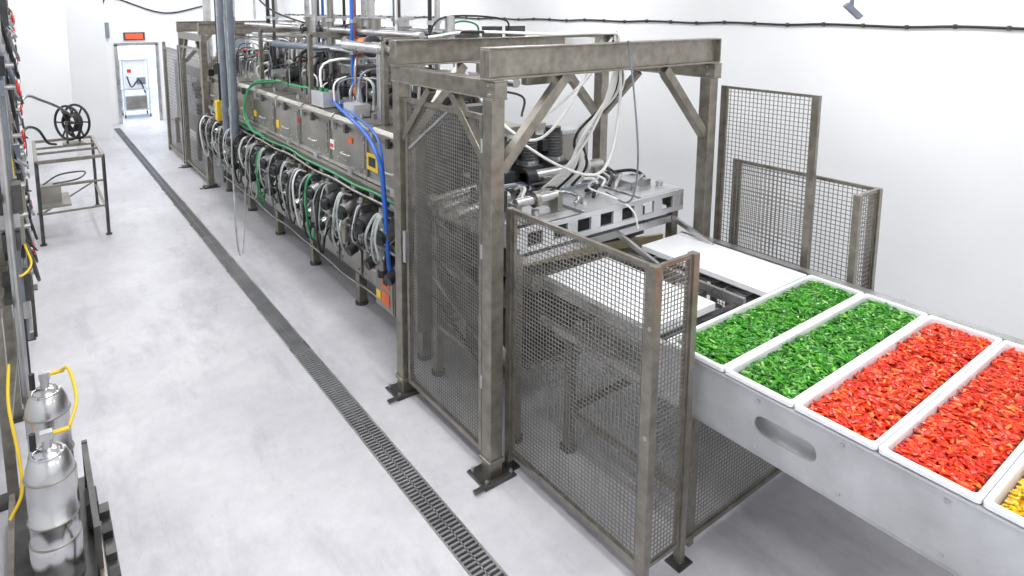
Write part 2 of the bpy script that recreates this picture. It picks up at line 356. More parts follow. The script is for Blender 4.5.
h.tube([(2.52,8.4,1.45),(2.47,8.7,1.5),(2.5,9.1,1.75),(2.62,9.15,2.02),(2.8,8.8,2.1),(2.85,8.0,2.13),(2.85,7.0,2.16)],.016,GRN,7,6)
h.tube([(2.52,8.3,1.45),(2.44,8.6,1.5),(2.46,9.0,1.7),(2.6,9.05,2.05),(2.75,8.7,2.14),(2.82,7.9,2.13),(2.85,6.9,2.18)],.011,GRN,7,6)
g.build(tun);h.build(tun)

# overhead assemblies on top
g=G('tunnel_top_equipment')
g.cyl((3.5,7.6,2.45),(3.5,10.8,2.45),.13,ST,20)
for y in (7.6,8.4,9.4,10.4,10.8): g.cyl((3.5,y-.02,2.45),(3.5,y+.02,2.45),.165,STM,20)
for y in (8,9.8): g.box((3.42,y-.05,2.1),(3.58,y+.05,2.36),STM)
def motor(x,y,z,L=.35,ax=0,col=ORG,r=.09):
    d=V((1,0,0)) if ax==0 else V((0,1,0));p=V((x,y,z))
    g.cyl(p,p+d*L*.6,r,col,18);g.cyl(p-d*.05,p,r*1.25,STD,18);g.cyl(p+d*L*.6,p+d*L,r*.85,DGR,18);g.cyl(p-d*.25,p-d*.05,r*.6,ST,14)
    for k in range(4): g.ring(p+d*L*(.62+.09*k),r*.87,.006,STD,d)
motor(3.05,6.3,2.2,.3,1);motor(2.95,6.0,2.72,.3,1,ORG,.09);motor(3.3,5.1,2.22,.3,0,DGR,.1);motor(3.1,9.9,2.25,.3,1,ORG,.08);motor(3.3,10.9,2.3,.3,0,DGR,.1)
motor(3.2,4.9,2.2,.3,1,DGR,.1);motor(3.4,7.1,2.72,.4,0,DGR,.11);motor(3.0,8.6,2.24,.3,0,DGR,.09);motor(3.0,5.3,2.22,.3,1,ORG,.08)
for (x,y,s2,hh) in ((3.3,5.6,.3,.25),(3.25,6.9,.34,.35),(3.3,7.4,.25,.55),(3.2,8.2,.25,.2),(3.3,10.2,.4,.3),(3.5,9.1,.4,.2),(3.4,6.1,.25,.7)):
    g.box((x-s2/2,y-s2/2,2.1),(x+s2/2,y+s2/2,2.1+hh),STM);g.box((x-s2/2-.02,y-s2/2-.02,2.1+hh),(x+s2/2+.02,y+s2/2+.02,2.12+hh),ST)
    g.cyl((x,y,2.1+hh),(x,y,2.3+hh),.06,ST,14);g.cyl((x,y,2.2+hh),(x,y,2.22+hh),.09,STM,14)
g.box((2.7,5.9,2.012),(2.88,6.15,2.14),BRT);g.box((2.70,6.7,2.012),(2.88,7.05,2.18),BRT)
for i in range(4): g.cyl((2.76,6.75+i*.08,2.18),(2.76,6.75+i*.08,2.22),.02,(GRN,BLK,GRN,BLK)[i],10)
for y in (5.4,7.3,9.2,11.0):
    for x in (2.8,3.9): g.cb((x,y,2.4),(.05,.05,.8),FR)
    g.beam((2.8,y,2.8),(3.9,y,2.8),.05,.06,FR)
g.cyl((3.75,4.6,2.42),(3.75,10.8,2.42),.045,ST,12);g.cyl((2.85,4.7,2.72),(2.85,6.4,2.72),.055,ST,14);g.cyl((2.85,4.72,2.72),(2.85,4.76,2.72),.09,ST,14);g.cyl((2.85,5.6,2.72),(2.85,5.6,2.0),.035,ST,12)
for x,z,r,mt in ((3.15,2.85,.035,ST),(3.3,2.86,.025,STD),(3.6,2.86,.04,ST),(3.05,2.63,.02,ST)): g.cyl((x,5.3,z),(x,11.1,z),r,mt,12)
g.cyl((3.0,10.2,2.72),(3.85,7.0,2.72),.03,ST,10);g.cyl((2.9,8.9,2.62),(3.3,6.0,2.62),.045,GPI,12)
for i in range(90):
    y=random.uniform(4.9,11);x=random.uniform(2.75,3.7);y2=y+random.uniform(-.7,.7);x2=random.uniform(2.8,3.9)
    mt=random.choice((WCB,BLK,WCB,CLR,ST,STD,BLK,STD,GPI));zt=2.25+random.uniform(0,.4)
    g.tube([(x,y,2.05),(x+.03,y+.03,zt-.05),((x+x2)/2,(y+y2)/2,zt),(x2,y2,zt-.07),(x2,y2,2.08)],random.choice((.008,.012,.016)),mt,6,5)
for i in range(42):
    y=random.uniform(4.8,11);x=random.uniform(2.98,3.6);s2=random.uniform(.04,.1);z=2.1+s2
    g.cb((x,y,z),(s2*1.6,s2*1.6,s2*2),random.choice((STD,DGR,ST,STM,BLK)));g.cyl((x,y,z),(x,y,z+s2+.15),.02,random.choice((ST,BLK)),8);g.ring((x,y,z+s2+.15),.045,.008,random.choice((BLK,STD,BLK,RED)),(0,0,1),14)
g.build(tun)
g=G('overhead_service_pipes')
for x,y,r,mt in ((3.1,7.9,.035,ST),(3.25,7.7,.02,ST),(3.1,6.7,.022,mat('copper_red',(.35,.12,.08),.5,.4)),(3.02,6.6,.02,BLU),(3.4,6.9,.05,ST),(3.7,5.9,.03,ST),(3.5,9.2,.04,ST),(3.3,10.4,.03,BLK),(3.9,7.2,.04,GPI),(3.3,5.4,.02,BLK),(3.2,5.9,.015,WCB),(3.5,8.6,.02,BLU),(3.6,8.1,.02,BLK),(3.2,9.7,.025,ST),(3.45,6.3,.02,STD),(3.15,7.5,.04,STM),(3.3,8.3,.03,STD),(3.6,7.5,.035,ST),(3.0,9.2,.02,STD)):
    g.cyl((x,y,2.12),(x,y,H-.001),r,mt,12);g.cyl((x,y,2.6),(x,y,2.66),r*1.6,ST,12);g.cyl((x,y,2.95),(x,y,2.99),r*1.5,ST,12)
    g.beam((x,y,3.0),(x+.25,y+.1,3.0),.02,.03,ST)
for y,x in ((7.7,3.2),(8.0,3.1),(6.6,3.3),(8.5,3.3),(7.3,3.4)):
    g.cyl((x,y,2.75),(x,y,3.0),.075,STM,14);g.cyl((x-.12,y,2.85),(x+.12,y,2.85),.03,STD,10);g.ring((x-.13,y,2.85),.05,.01,BLK,(1,0,0),16)
g.tube([(2.6,9.6,H-.02),(2.7,9.0,3.3),(3.0,8.2,2.95),(3.4,7.6,2.9),(3.5,7.0,3.2),(3.4,6.6,H-.02)],.012,STD,6,6)
g.build()
g=G('blue_air_hose')
g.tube([(2.92,7.1,2.14),(2.75,6.4,2.06),(2.60,5.8,2.05),(2.50,5.2,1.97),(2.45,4.85,1.78),(2.43,4.74,1.45),(2.43,4.7,1.1),(2.46,4.7,.85),(2.6,4.72,.78)],.019,BLU,12,8)
g.tube([(2.98,7.1,2.15),(2.82,6.4,2.07),(2.66,5.8,2.06),(2.55,5.2,2.02),(2.49,4.9,1.88),(2.47,4.8,1.5),(2.5,4.78,1.3),(2.64,4.78,1.25)],.011,BLU,10,8);g.build()
g=G('vertical_grey_conduit')
for y,x in ((9.35,2.42),(9.75,2.42)):
    g.tube([(x,y,H),(x,y,3),(x,y,1.6),(x,y,1.3),(x+.03,y,1.18),(x+.12,y,1.12),(x+.3,y,1.1)],.062,GPI,14,6)
    for z in (1.6,2.9): g.cyl((x,y,z),(x,y,z+.1),.075,GPI,14)
g.cyl((2.42,9.98,2.3),(2.42,9.98,H),.025,ST,10)
g.box((2.36,10.05,1.42),(2.5,10.2,1.72),YEL);g.cyl((2.43,10.12,1.4),(2.43,10.12,H),.02,BLK,8);g.build()
g=G('hanging_sample_tube')
g.tube([(2.38,9.1,H),(2.3,9.0,3.2),(2.25,8.8,2.2),(2.15,8.5,1.2),(2.08,8.2,.5),(2.06,8.05,.06),(2.12,8.1,.02),(2.22,8.3,.4),(2.3,8.4,1.2),(2.4,8.5,1.4),(2.62,8.55,1.5)],.007,CLR,6,7)
g.tube([(2.3,9.0,H),(2.24,8.9,3.0),(2.2,8.7,2.0),(2.12,8.4,1.0),(2.07,8.2,.35),(2.07,8.12,.03)],.006,CLR,6,7);g.build()
g=G('outfeed_machine')
g.box((2.75,11.55,.6),(3.9,13.3,1.5),STM);g.box((2.72,11.55,1.5),(3.93,13.3,1.56),ST);g.box((2.9,13.5,.5),(3.9,16.2,1.9),STM);g.box((2.87,13.5,1.9),(3.93,16.2,1.95),ST)
for x in (2.85,3.8):
    for y in (11.8,13.1,13.8,16.0): g.cb((x,y,.3),(.08,.08,.6),FR)
g.cyl((3.3,12,1.56),(3.3,12,2.3),.15,ST,18);g.cyl((3.0,12.6,1.56),(3.0,12.6,2.1),.08,DGR,14);g.box((2.88,13.8,.9),(2.9,14.8,1.7),ST);g.cyl((3.3,14.5,1.95),(3.3,14.5,H-.001),.08,ST,14)
g.box((2.86,15.0,1.2),(2.9,15.5,1.7),GPI)
for i in range(12):
    y=random.uniform(11.7,13.2);z=random.uniform(.7,2.0);g.cb((2.72,y,z),(.12,.15,.2),random.choice((ST,STD,BLK)));g.cyl((3.0,y,1.56),(3.0,y,2.2+.1*(i%5)),.03,random.choice((ST,BLK,GPI)),8)
g.build(bevel=.005)

# ------------------------------------------------------------------ infeed station under portal
ld=empty('tray_loading_station',(3.6,3.8,0))
g=G('station_frame')
for x in (2.72,4.42):
    for y in (3.32,4.36):
        g.cb((x,y,.78),(.07,.07,1.5),FR);g.cyl((x,y,0),(x,y,.03),.06,STD,12)
    for z in (.45,1.0): g.beam((x,3.32,z),(x,4.36,z),.05,.05,FR)
for y in (3.32,4.36):
    for z in (.5,1.35): g.beam((2.72,y,z),(4.42,y,z),.05,.06,ST)
y=3.28
x=2.85
g.box((2.7,y-.012,1.56),(4.5,y+.012,1.60),BRT);g.box((2.7,y-.012,1.42),(4.5,y+.012,1.46),BRT)
while x<4.6: g.box((x-.17,y-.012,1.46),(x-.07,y+.012,1.56),BRT); x+=.24
g.box((2.7,3.4,1.57),(3.3,4.3,1.6),ST);g.box((3.36,3.3,1.57),(3.95,4.3,1.6),BRT);g.box((4.0,3.3,1.57),(4.5,4.3,1.6),BRT);g.box((2.9,3.27,1.57),(3.3,3.4,1.6),BRT)
g.box((4.46,3.27,1.42),(4.5,4.4,1.57),ST);g.box((2.7,3.4,1.42),(2.74,4.3,1.57),ST)
for x in (3.0,3.5,4.1,4.4):
    g.cyl((x,3.45,1.6),(x,3.45,1.64),.03,ST,10);g.cyl((x,3.9,1.6),(x,3.9,1.64),.03,ST,10)
for x in (3.72,4.4): g.beam((x,3.3,1.36),(x+.0,2.9,1.23),.03,.04,ST)
g.beam((2.8,3.4,1.3),(4.4,3.4,1.15),.03,.07,mat('pale_brass',(.55,.48,.3),.6,.4))
g.beam((2.72,3.35,.5),(2.72,4.3,1.3),.04,.05,FR,up=(1,0,0));g.beam((2.76,4.34,.5),(4.4,4.34,1.3),.04,.05,FR,up=(0,1,0))
g.box((2.85,3.5,.7),(4.35,4.3,.9),STD);g.box((3.0,3.45,1.0),(4.3,4.3,1.12),STM)
g.box((2.78,3.55,1.15),(4.35,4.3,1.4),STD);g.box((2.9,3.6,.25),(3.6,4.2,.65),STD)
g.cyl((2.62,3.75,.9),(2.9,3.75,.9),.16,STD,20);g.cyl((2.55,4.0,1.25),(2.9,4.0,1.25),.10,DGR,16)
for k in range(3): g.cyl((2.46,3.7+k*.18,1.64),(2.95,3.7+k*.18,1.70),.028,ST,10);g.cyl((2.46,3.7+k*.18,1.64),(2.54,3.7+k*.18,1.65),.05,STM,12)
for k in range(5):
    g.beam((2.64,3.4,.35+.2*k),(2.64,4.3,.75+.17*k),.02,.03,STM if k%2 else STD,up=(1,0,0))
g.build(ld,bevel=.003)
g=G('drive_motors')
def gm(x,y,z):
    g.box((x-.09,y-.11,z),(x+.09,y+.11,z+.16),DGR);g.cyl((x,y,z+.16),(x,y,z+.2),.10,ST,16);g.cyl((x,y,z+.2),(x,y,z+.42),.085,DGR,18)
    for k in range(7): g.ring((x,y,z+.22+.027*k),.087,.006,STD)
    g.cyl((x,y,z+.42),(x,y,z+.46),.07,BLK,16);g.box((x-.15,y-.04,z+.26),(x-.08,y+.04,z+.36),BLK)
gm(2.80,3.75,1.6);gm(2.95,4.15,1.6);gm(3.2,4.15,1.6);gm(3.55,4.2,1.6);gm(3.85,4.2,1.6)
g.cyl((2.85,3.5,1.70),(3.25,3.5,1.70),.035,ST,16);g.cyl((3.02,3.5,1.70),(3.06,3.5,1.70),.06,STM,16);g.cb((2.85,3.5,1.65),(.05,.10,.10),STM);g.cb((3.25,3.5,1.65),(.05,.10,.10),STM)
g.cyl((3.3,3.95,1.72),(4.2,3.95,1.72),.05,ST,16);g.cb((3.5,3.95,1.66),(.08,.16,.12),STM);g.cb((4.1,3.95,1.66),(.08,.16,.12),STM)
g.cyl((3.3,3.95,1.72),(3.4,3.95,1.72),.08,BLK,18)
g.box((3.25,4.3,1.6),(4.4,4.44,1.95),STM);g.box((3.2,4.28,1.95),(4.45,4.46,1.98),ST)
g.box((3.6,4.24,1.65),(4.0,4.3,1.9),BLK);g.box((4.1,3.5,1.6),(4.35,3.7,1.66),ST)
g.box((2.66,4.3,1.6),(3.2,4.44,2.3),STD);g.box((2.7,4.25,1.9),(3.1,4.3,2.2),DGR)
for i in range(34):
    x=random.uniform(3.0,4.3);y=random.uniform(3.42,4.1);x2=x+random.uniform(-.4,.3);y2=y+random.uniform(.1,.4)
    mt=random.choice((ST,STD,BLK,GPI,WCB,BLK))
    g.tube([(x,y,1.615),(x+.07,y+.04,1.66),((x+x2)/2+.1,(y+y2)/2,1.68),(x2,y2,1.63),(x2+.1,y2+.05,1.62)],random.choice((.008,.012,.015)),mt,7,5)
g.build(ld)
g=G('white_cable_bundle')
for i in range(9):
    o=i*.018;mt=WCB if i not in (4,7) else BLK
    j=random.uniform(-.05,.05)
    g.tube([(2.55+o,4.2,2.89),(2.85+j,4.0,2.93),(3.2,3.5+o,2.92),(3.45+o,3.25+o*.5,2.93),(3.60+j,3.22+o*.5,2.88),(3.58+o,3.3,2.5),(3.52+j*2,3.4+o,2.15),(3.42+o*2,3.6,1.85),(3.33+o*3,3.8,1.63)],.011,mt,7,7)
g.tube([(3.55,3.25,2.9),(3.4,3.25,2.7),(3.2,3.3,2.5),(2.95,3.4,2.3),(2.95,3.7,2.08)],.012,WCB,7,6)
g.tube([(3.6,3.22,2.86),(3.66,3.26,2.4),(3.62,3.3,2.0),(3.5,3.35,1.85),(3.35,3.6,1.9),(3.25,4.0,2.05)],.012,WCB,7,6)
g.tube([(3.5,3.3,2.88),(3.3,3.5,2.3),(3.15,3.7,2.1),(3.0,4.0,2.3),(2.9,4.2,2.6)],.012,WCB,7,6)
g.tube([(3.5,3.06,2.88),(3.56,3.04,2.5),(3.58,3.0,2.0),(3.62,3.1,1.68),(3.8,3.5,1.63)],.007,GPI,7,6)
g.tube([(3.6,3.4,1.8),(3.6,3.5,1.7),(3.68,3.3,1.65),(3.8,3.22,1.55),(3.85,3.2,1.4)],.008,WCB,7,6)
g.box((3.0,3.09,2.87),(3.2,3.17,2.91),BRT);g.cyl((2.75,4.2,2.87),(2.75,4.2,3.05),.04,ST,12)
g.tube([(2.7,4.3,2.88),(2.85,4.25,3.0),(3.0,4.2,2.98),(3.1,4.3,2.88)],.008,GRN,7,6);g.tube([(2.6,4.3,2.88),(2.7,4.2,3.04),(3.2,4.1,3.02),(3.4,4.3,2.88)],.008,BLK,7,6)
for x in (3.0,3.25,3.5): g.box((x-.07,4.27,2.87),(x+.07,4.37,2.93+.03*(x>3.1)),STD)
g.build(ld)

# ------------------------------------------------------------------ conveyor
cv=empty('tray_conveyor',(3.7,1.2,0))
g=G('conveyor_frame');CX0,CX1=2.88,4.50;CY0,CY1=-.6,2.2;ZT=1.20
def slotpanel(x0,x1,y0,y1,z0,z1,yc,zc,L,hh,mt):
    n=10;hole=[]
    r=hh/2;a=L/2-r
    for k in range(n+1): t=-math.pi/2+math.pi*k/n; hole.append((yc+a+r*math.cos(t),zc+r*math.sin(t)))
    for k in range(n+1): t=math.pi/2+math.pi*k/n; hole.append((yc-a+r*math.cos(t),zc+r*math.sin(t)))
    N=len(hole);outer=[]
    for (y,z) in hole:
        dy,dz=y-yc,z-zc
        if abs(dy)<1e-6: outer.append((y,z1 if dz>0 else z0));continue
        s1=((y1-yc) if dy>0 else (y0-yc))/dy; s2=((z1-zc) if dz>0 else (z0-zc))/dz if abs(dz)>1e-6 else 1e9
        s=min(s1,s2);outer.append((yc+dy*s,zc+dz*s))
    vs=[];fs=[]
    for x in (x0,x1):
        vs+=[(x,y,z) for y,z in hole]+[(x,y,z) for y,z in outer]
    for i in range(N):
        j=(i+1)%N
        fs.append((i,j,N+j,N+i));fs.append((2*N+j,2*N+i,3*N+i,3*N+j));fs.append((j,i,2*N+i,2*N+j))
    g.add(vs,fs,mt)
    for (yy,zz) in ((y0,z0),(y0,z1),(y1,z0),(y1,z1)):
        near=sorted(range(N),key=lambda i:(outer[i][0]-yy)**2+(outer[i][1]-zz)**2)
        A=[i for i in near if abs(outer[i][0]-yy)<1e-6];B=[i for i in near if abs(outer[i][1]-zz)<1e-6]
        if A and B:
            for x in (x0,x1): g.add([(x,yy,zz),(x,*outer[A[0]]),(x,*outer[B[0]])],[(0,1,2)],mt)
PS=mat('conveyor_sheet',(.60,.61,.63),.6,.36,3,.12,.12,50)
slotpanel(CX0,CX0+.012,1.1,1.85,.88,ZT,1.46,1.04,.31,.10,PS)
g.box((CX0,CY0,.88),(CX0+.012,1.1,ZT),PS);g.box((CX0,1.85,.88),(CX0+.012,2.25,ZT),PS)
slotpanel(CX1-.012,CX1,1.1,1.85,.88,ZT,1.45,1.03,.27,.085,PS);g.box((CX1-.012,CY0,.88),(CX1,1.1,ZT),PS);g.box((CX1-.012,1.85,.88),(CX1,3.25,ZT+.03),PS)
g.box((CX0-.012,CY0,ZT),(CX0+.03,2.25,ZT+.008),BRT);g.box((CX1-.04,CY0,ZT),(CX1+.03,3.25,ZT+.04),ST);g.box((CX0,CY0,.87),(CX0+.06,2.25,.882),PS);g.box((CX1-.06,CY0,.87),(CX1,2.25,.882),PS)
for y in (-.4,0,.4,.8,1.2,1.6,2.0,2.18):
    for z in (.92,1.16): g.cyl((CX0-.008,y,z),(CX0,y,z),.011,ST,8)
g.box((CX0+.10,1.2,.90),(CX0+.112,1.75,1.1),WHP);g.box((CX0+.012,1.2,.90),(CX0+.10,1.75,.91),WHP)
for x in (3.3,3.7,4.1): g.box((x-.02,CY0,1.08),(x+.02,3.25,1.10),ST)
for y in [CY0+.1+.3*k for k in range(9)]: g.cyl((CX0+.012,y,1.09),(CX1-.012,y,1.09),.018,STM,10)
g.box((CX0,2.25,1.15),(CX0+.04,3.25,1.22),ST);g.box((CX0+.0,2.25,.88),(CX0+.04,3.25,.93),ST)
for y in (2.3,2.55,2.8,3.05,3.22): g.box((CX0+.04,y-.02,1.12),(CX1-.02,y+.02,1.15),STD)
g.box((3.8-.015,2.25,1.13),(3.8+.015,3.25,1.2),ST)
g.box((3.66,2.4,1.0),(3.78,3.2,1.1),STD)
for x in (CX0+.09,CX1-.06):
    for y in (-.3,3.02): g.cb((x,y,.44),(.06,.06,.87),FR);g.cyl((x,y,0),(x,y,.03),.06,STD,12)
    g.cb((x,2.02,.44),(.045,.045,.87),FR)
    g.beam((x,2.02,.3),(x,3.02,.3),.04,.04,FR)
g.beam((CX0+.09,3.02,.3),(CX1-.06,3.02,.3),.04,.04,FR);g.beam((CX0+.09,3.02,.75),(CX1-.06,3.02,.75),.04,.04,FR)
g.build(cv)
g=G('underside_mesh_guard');g.panel((CX0-.03,2.0,.06),(1.35,0,0),(0,0,.8),.03,FR,MESH,.027,.0036)
g.build(cv)
g=G('white_slide_panel');g.box((3.92,2.17,1.225),(4.43,3.22,1.24),WHP);g.box((3.92,2.17,1.2),(3.94,3.22,1.225),WHP)
g.box((2.94,2.32,1.205),(3.55,3.24,1.222),WHP);g.box((2.94,2.30,1.17),(3.55,2.32,1.222),WHP)
g.box((2.98,2.35,.78),(4.0,3.2,.79),BRT);g.build(cv,bevel=.003)

# ------------------------------------------------------------------ trays + chopped peppers
def foodmats(n,cols):
    return [mat(f'{n}_{i}',c,0,.3,25,.12,.1,60,spec=.5) for i,c in enumerate(cols)]
GM=foodmats('green_pepper',[(.03,.22,.006),(.055,.33,.012),(.010,.11,.004),(.12,.42,.03),(.28,.55,.12)])
RM=foodmats('red_pepper',[(.74,.028,.006),(.86,.055,.010),(.50,.012,.004),(.90,.12,.018),(.88,.26,.05)])
YM=foodmats('yellow_pepper',[(.84,.50,.01),(.88,.58,.02),(.75,.38,.01),(.9,.66,.06)])
def piece(g,c,L,w,t,bend,R,mt):
    n=4;vs=[]
    for i in range(n+1):
        s=(i/n-.5);ang=s*bend
        if abs(bend)>.05: rad=L/bend;p=V((rad*math.sin(ang),0,rad*(math.cos(ang)-1)))
        else: p=V((s*L,0,0))
        nr=V((math.sin(ang),0,math.cos(ang)));ww=w*(1-.55*abs(2*s)**3)
        for a,b2 in ((-1,-1),(1,-1),(1,1),(-1,1)): vs.append(c+R@(p+V((0,a*ww/2,0))+nr*b2*t/2))
    fs=[]
    for i in range(n):
        for k in range(4): fs.append((i*4+k,i*4+(k+1)%4,(i+1)*4+(k+1)%4,(i+1)*4+k))
    fs+=[(3,2,1,0),(n*4,n*4+1,n*4+2,n*4+3)]
    g.add(vs,fs,mt,False)
TZ=1.208;TP=.368;TX0,TX1=2.875,4.46
def roundrect(x0,x1,y0,y1,r,n=5):
    out=[]
    for cx,cy,a0 in ((x1-r,y0+r,-90),(x1-r,y1-r,0),(x0+r,y1-r,90),(x0+r,y0+r,180)):
        for k in range(n+1): t=math.radians(a0+90*k/n);out.append((cx+r*math.cos(t),cy+r*math.sin(t)))
    return out
def tray(y0,y1,mats,kind,gap):
    root=empty('food_tray',((TX0+TX1)/2,(y0+y1)/2,TZ-.1))
    g=G('tray_shell');L=[(roundrect(TX0+.03,TX1-.03,y0+.02,y1-.02,.02),TZ-.075),(roundrect(TX0+.02,TX1-.012,y0+.006,y1-.006,.02),TZ+.005),(roundrect(TX0,TX1,y0,y1,.02),TZ+.008),
       (roundrect(TX0,TX1,y0,y1,.02),TZ+.026),(roundrect(TX0+.003,TX1-.003,y0+.003,y1-.003,.02),TZ+.03),(roundrect(TX0+.026,TX1-.026,y0+.020,y1-.020,.02),TZ+.03),(roundrect(TX0+.029,TX1-.029,y0+.023,y1-.023,.02),TZ+.025),(roundrect(TX0+.036,TX1-.036,y0+.031,y1-.031,.02),TZ-.06)]
    vs=[];fs=[];N=len(L[0][0])
    for r,z in L: vs+=[(x,y,z) for x,y in r]
    for i in range(len(L)-1):
        for k in range(N): fs.append((i*N+k,i*N+(k+1)%N,(i+1)*N+(k+1)%N,(i+1)*N+k))
    fs.append(tuple(range(N-1,-1,-1)));fs.append(tuple((len(L)-1)*N+k for k in range(N)))
    g.add(vs,fs,WHP);g.build(root)
    g=G('chopped_peppers');fx0,fx1,fy0,fy1=TX0+.038,TX1-.038,y0+.032,y1-.032
    def hgt(x,y):
        e=min((x-fx0),(fx1-x),(y-fy0),(fy1-y))/.04;e=max(0,min(1,e))
        z=TZ-.012+.026*e**.6+.008*noise.noise(V((x*6,y*6,kind)))+.006*noise.noise(V((x*20,y*20,kind)))
        if gap: 
            d=abs(x-(fx0+(fx1-fx0)*gap)+.15*(y-(y0+y1)/2));z-= .05*max(0,1-d/.035)
        return z
    nx,ny=90,20;vs=[];fs=[]
    for i in range(nx+1):
        for j in range(ny+1):
            x=fx0+(fx1-fx0)*i/nx;y=fy0+(fy1-fy0)*j/ny;vs.append((x,y,hgt(x,y)-.012))
    for i in range(nx):
        for j in range(ny): fs.append((i*(ny+1)+j,(i+1)*(ny+1)+j,(i+1)*(ny+1)+j+1,i*(ny+1)+j+1))
    g.add(vs,fs,mats[2])
    for q in range(2200 if kind<2 else 2900):
        x=random.uniform(fx0+.006,fx1-.006);y=random.uniform(fy0+.010,fy1-.010)
        if kind==0: Lg=random.uniform(.035,.072);w=random.uniform(.009,.015);bd=random.uniform(.2,1.8)
        elif kind==1: Lg=random.uniform(.032,.062);w=random.uniform(.011,.019);bd=random.uniform(0,1.3)
        else: Lg=random.uniform(.015,.03);w=random.uniform(.010,.016);bd=random.uniform(0,.8)
        R=Matrix.Rotation(random.uniform(0,6.28),3,'Z')@Matrix.Rotation(random.gauss(0,.2),3,'Y')@Matrix.Rotation(random.gauss(0,.45),3,'X')
        m=random.random();mt=mats[0] if m<.38 else mats[1] if m<.66 else mats[2] if m<.80 else mats[3] if m<.94 else mats[-1]
        piece(g,V((x,y,hgt(x,y)+random.uniform(-.006,.008))),Lg,w,.004,bd,R,mt)
    g.build(root)
yy=2.165
for i,(mm,kd,gp) in enumerate(((GM,0,0),(GM,0,0),(RM,1,.66),(RM,1,0),(YM,2,0),(YM,2,0))):
    tray(yy-TP+.002,yy-.002,mm,kd,gp);yy-=TP

# ------------------------------------------------------------------ left side equipment
def tank(x,y,z,r,hh):
    g=G('stainless_pressure_tank')
    g.rev((x,y,z),[(r*.9,0),(r*1.06,.01),(r*1.06,hh*.30),(r*1.0,hh*.31),(r*.97,hh*.33),(r*.97,hh*.45),(r*1.02,hh*.455),(r*1.02,hh*.47),(r*.97,hh*.475),(r*.97,hh*.74),(r*1.0,hh*.75),(r*1.0,hh*.77),(r*.94,hh*.82),(r*.78,hh*.88),(r*.4,hh*.93),(r*.12,hh*.94)],TANK,36)
    g.ring((x,y,z+hh*.90),r*.62,.008,TANK);g.cyl((x,y,z+hh*.93),(x,y,z+hh*1.02),.022,ST,12);g.cb((x,y,z+hh*1.02),(.055,.04,.04),ST)
    for a in (0,2.1,4.2):
        g.beam((x+r*.62*math.cos(a),y+r*.62*math.sin(a),z+hh*.82),(x+r*.62*math.cos(a),y+r*.62*math.sin(a),z+hh*.91),.018,.018,TANK)
    for z2 in (.31,.46,.76): g.ring((x,y,z+hh*z2),r*1.0,.006,STM,(0,0,1),32)
    g.cyl((x+.03,y,z+hh*1.02),(x+.10,y,z+hh*1.02),.012,YEL,8);g.cyl((x-.06,y+.02,z+hh*.93),(x-.06,y+.02,z+hh*1.04),.015,BLK,10)
    g.build()
tank(-.05,3.72,.12,.112,.80);tank(-.04,4.25,.12,.112,.86)
g=G('tank_cart')
g.box((-.28,3.3,.07),(.16,4.5,.12),STD)
for x in (-.26,.14):
    g.beam((x,3.3,.14),(x,4.5,.14),.03,.06,FR)
    for y in (3.4,4.4): g.cyl((x-.015,y,.045),(x+.015,y,.045),.045,BLK,14)
g.beam((.13,3.6,.12),(.13,3.6,.42),.03,.03,STD);g.beam((.13,4.4,.12),(.13,4.4,.42),.03,.03,STD);g.beam((.13,3.6,.4),(.13,4.4,.4),.03,.03,STD)
g.box((.10,3.95,.14),(.16,4.1,.3),BLK);g.box((.17,3.5,.07),(.22,4.2,.1),STD)
for k in range(4): g.cb((.19,3.55+k*.18,.12),(.05,.07,.05),STD if k%2 else BLK)
g.build()
g=G('yellow_air_hose')
g.tube([(.04,4.25,1.0),(.08,4.18,1.03),(.10,4.0,.93),(.05,3.72,.94)],.009,YEL,8,7)
g.tube([(-.21,4.5,1.0),(-.22,4.3,.85),(-.19,4.15,.6),(-.19,4.05,.45),(-.25,4.0,.35)],.009,YEL,8,7)
g.tube([(-.17,5.3,2.3),(-.12,5.3,2.1),(-.11,5.3,1.8),(-.09,5.28,1.5),(-.06,5.2,1.36),(-.12,5.1,1.32),(-.18,5.1,1.36)],.008,YEL,8,7)
g.build()
g=G('utility_pipe_rack')
for (x,y) in ((-.26,4.7),(-.24,5.7),(-.18,7.1),(-.14,8.4)):
    g.cb((x,y,1.75),(.06,.06,3.5),FR);g.cb((x,y,.006),(.16,.16,.012),STD)
for z in (.5,1.2,1.9,2.5,3.1,3.45): g.beam((-.26,4.7,z),(-.14,8.4,z),.05,.05,FR)
for (x,y) in ((-.2,5.9),(-.10,7.1)): g.beam((x,y,.0),(x+.02,y,3.5),.03,.03,STD)
for i in range(14):
    y=4.9+i*.27;g.cyl((-.15+.015*(i%3),y,random.uniform(.2,1.2)),(-.15+.015*(i%3),y,H-.01),random.choice((.012,.018,.025)),random.choice((ST,STD,GPI,BLK,STM)),10)
for i in range(75):
    y=random.uniform(4.9,8.3);z=random.uniform(1.1,3.1);mt=random.choice((ST,STM,BLK,STD,STM,GPI,DGR))
    s2=random.uniform(.04,.12);g.cb((-.15,y,z),(s2*1.5,s2*1.3,s2*1.8),mt)
    if i%2: g.cyl((-.17,y,z),(-.04,y,z),.018,ST,10);g.ring((-.04,y,z),.04,.007,random.choice((STD,BLK,ST,RED)),(1,0,0),16)
for i in range(44):
    y=random.uniform(5.2,8.0);z=random.uniform(1.3,3.3);dy=random.uniform(.2,.8);mt=random.choice((BLK,STD,CLR,ST,GPI,BLK))
    dz=random.uniform(.1,.6);g.tube([(-.18,y,z),(-.12,y+.1,z-.05),(-.05+random.uniform(-.04,.03),y+dy/2,z-dz),(-.12,y+dy-.1,z-.1),(-.18,y+dy,z+.05)],random.choice((.006,.009,.012)),mt,6,6)
g.build()
g=G('steel_work_table')
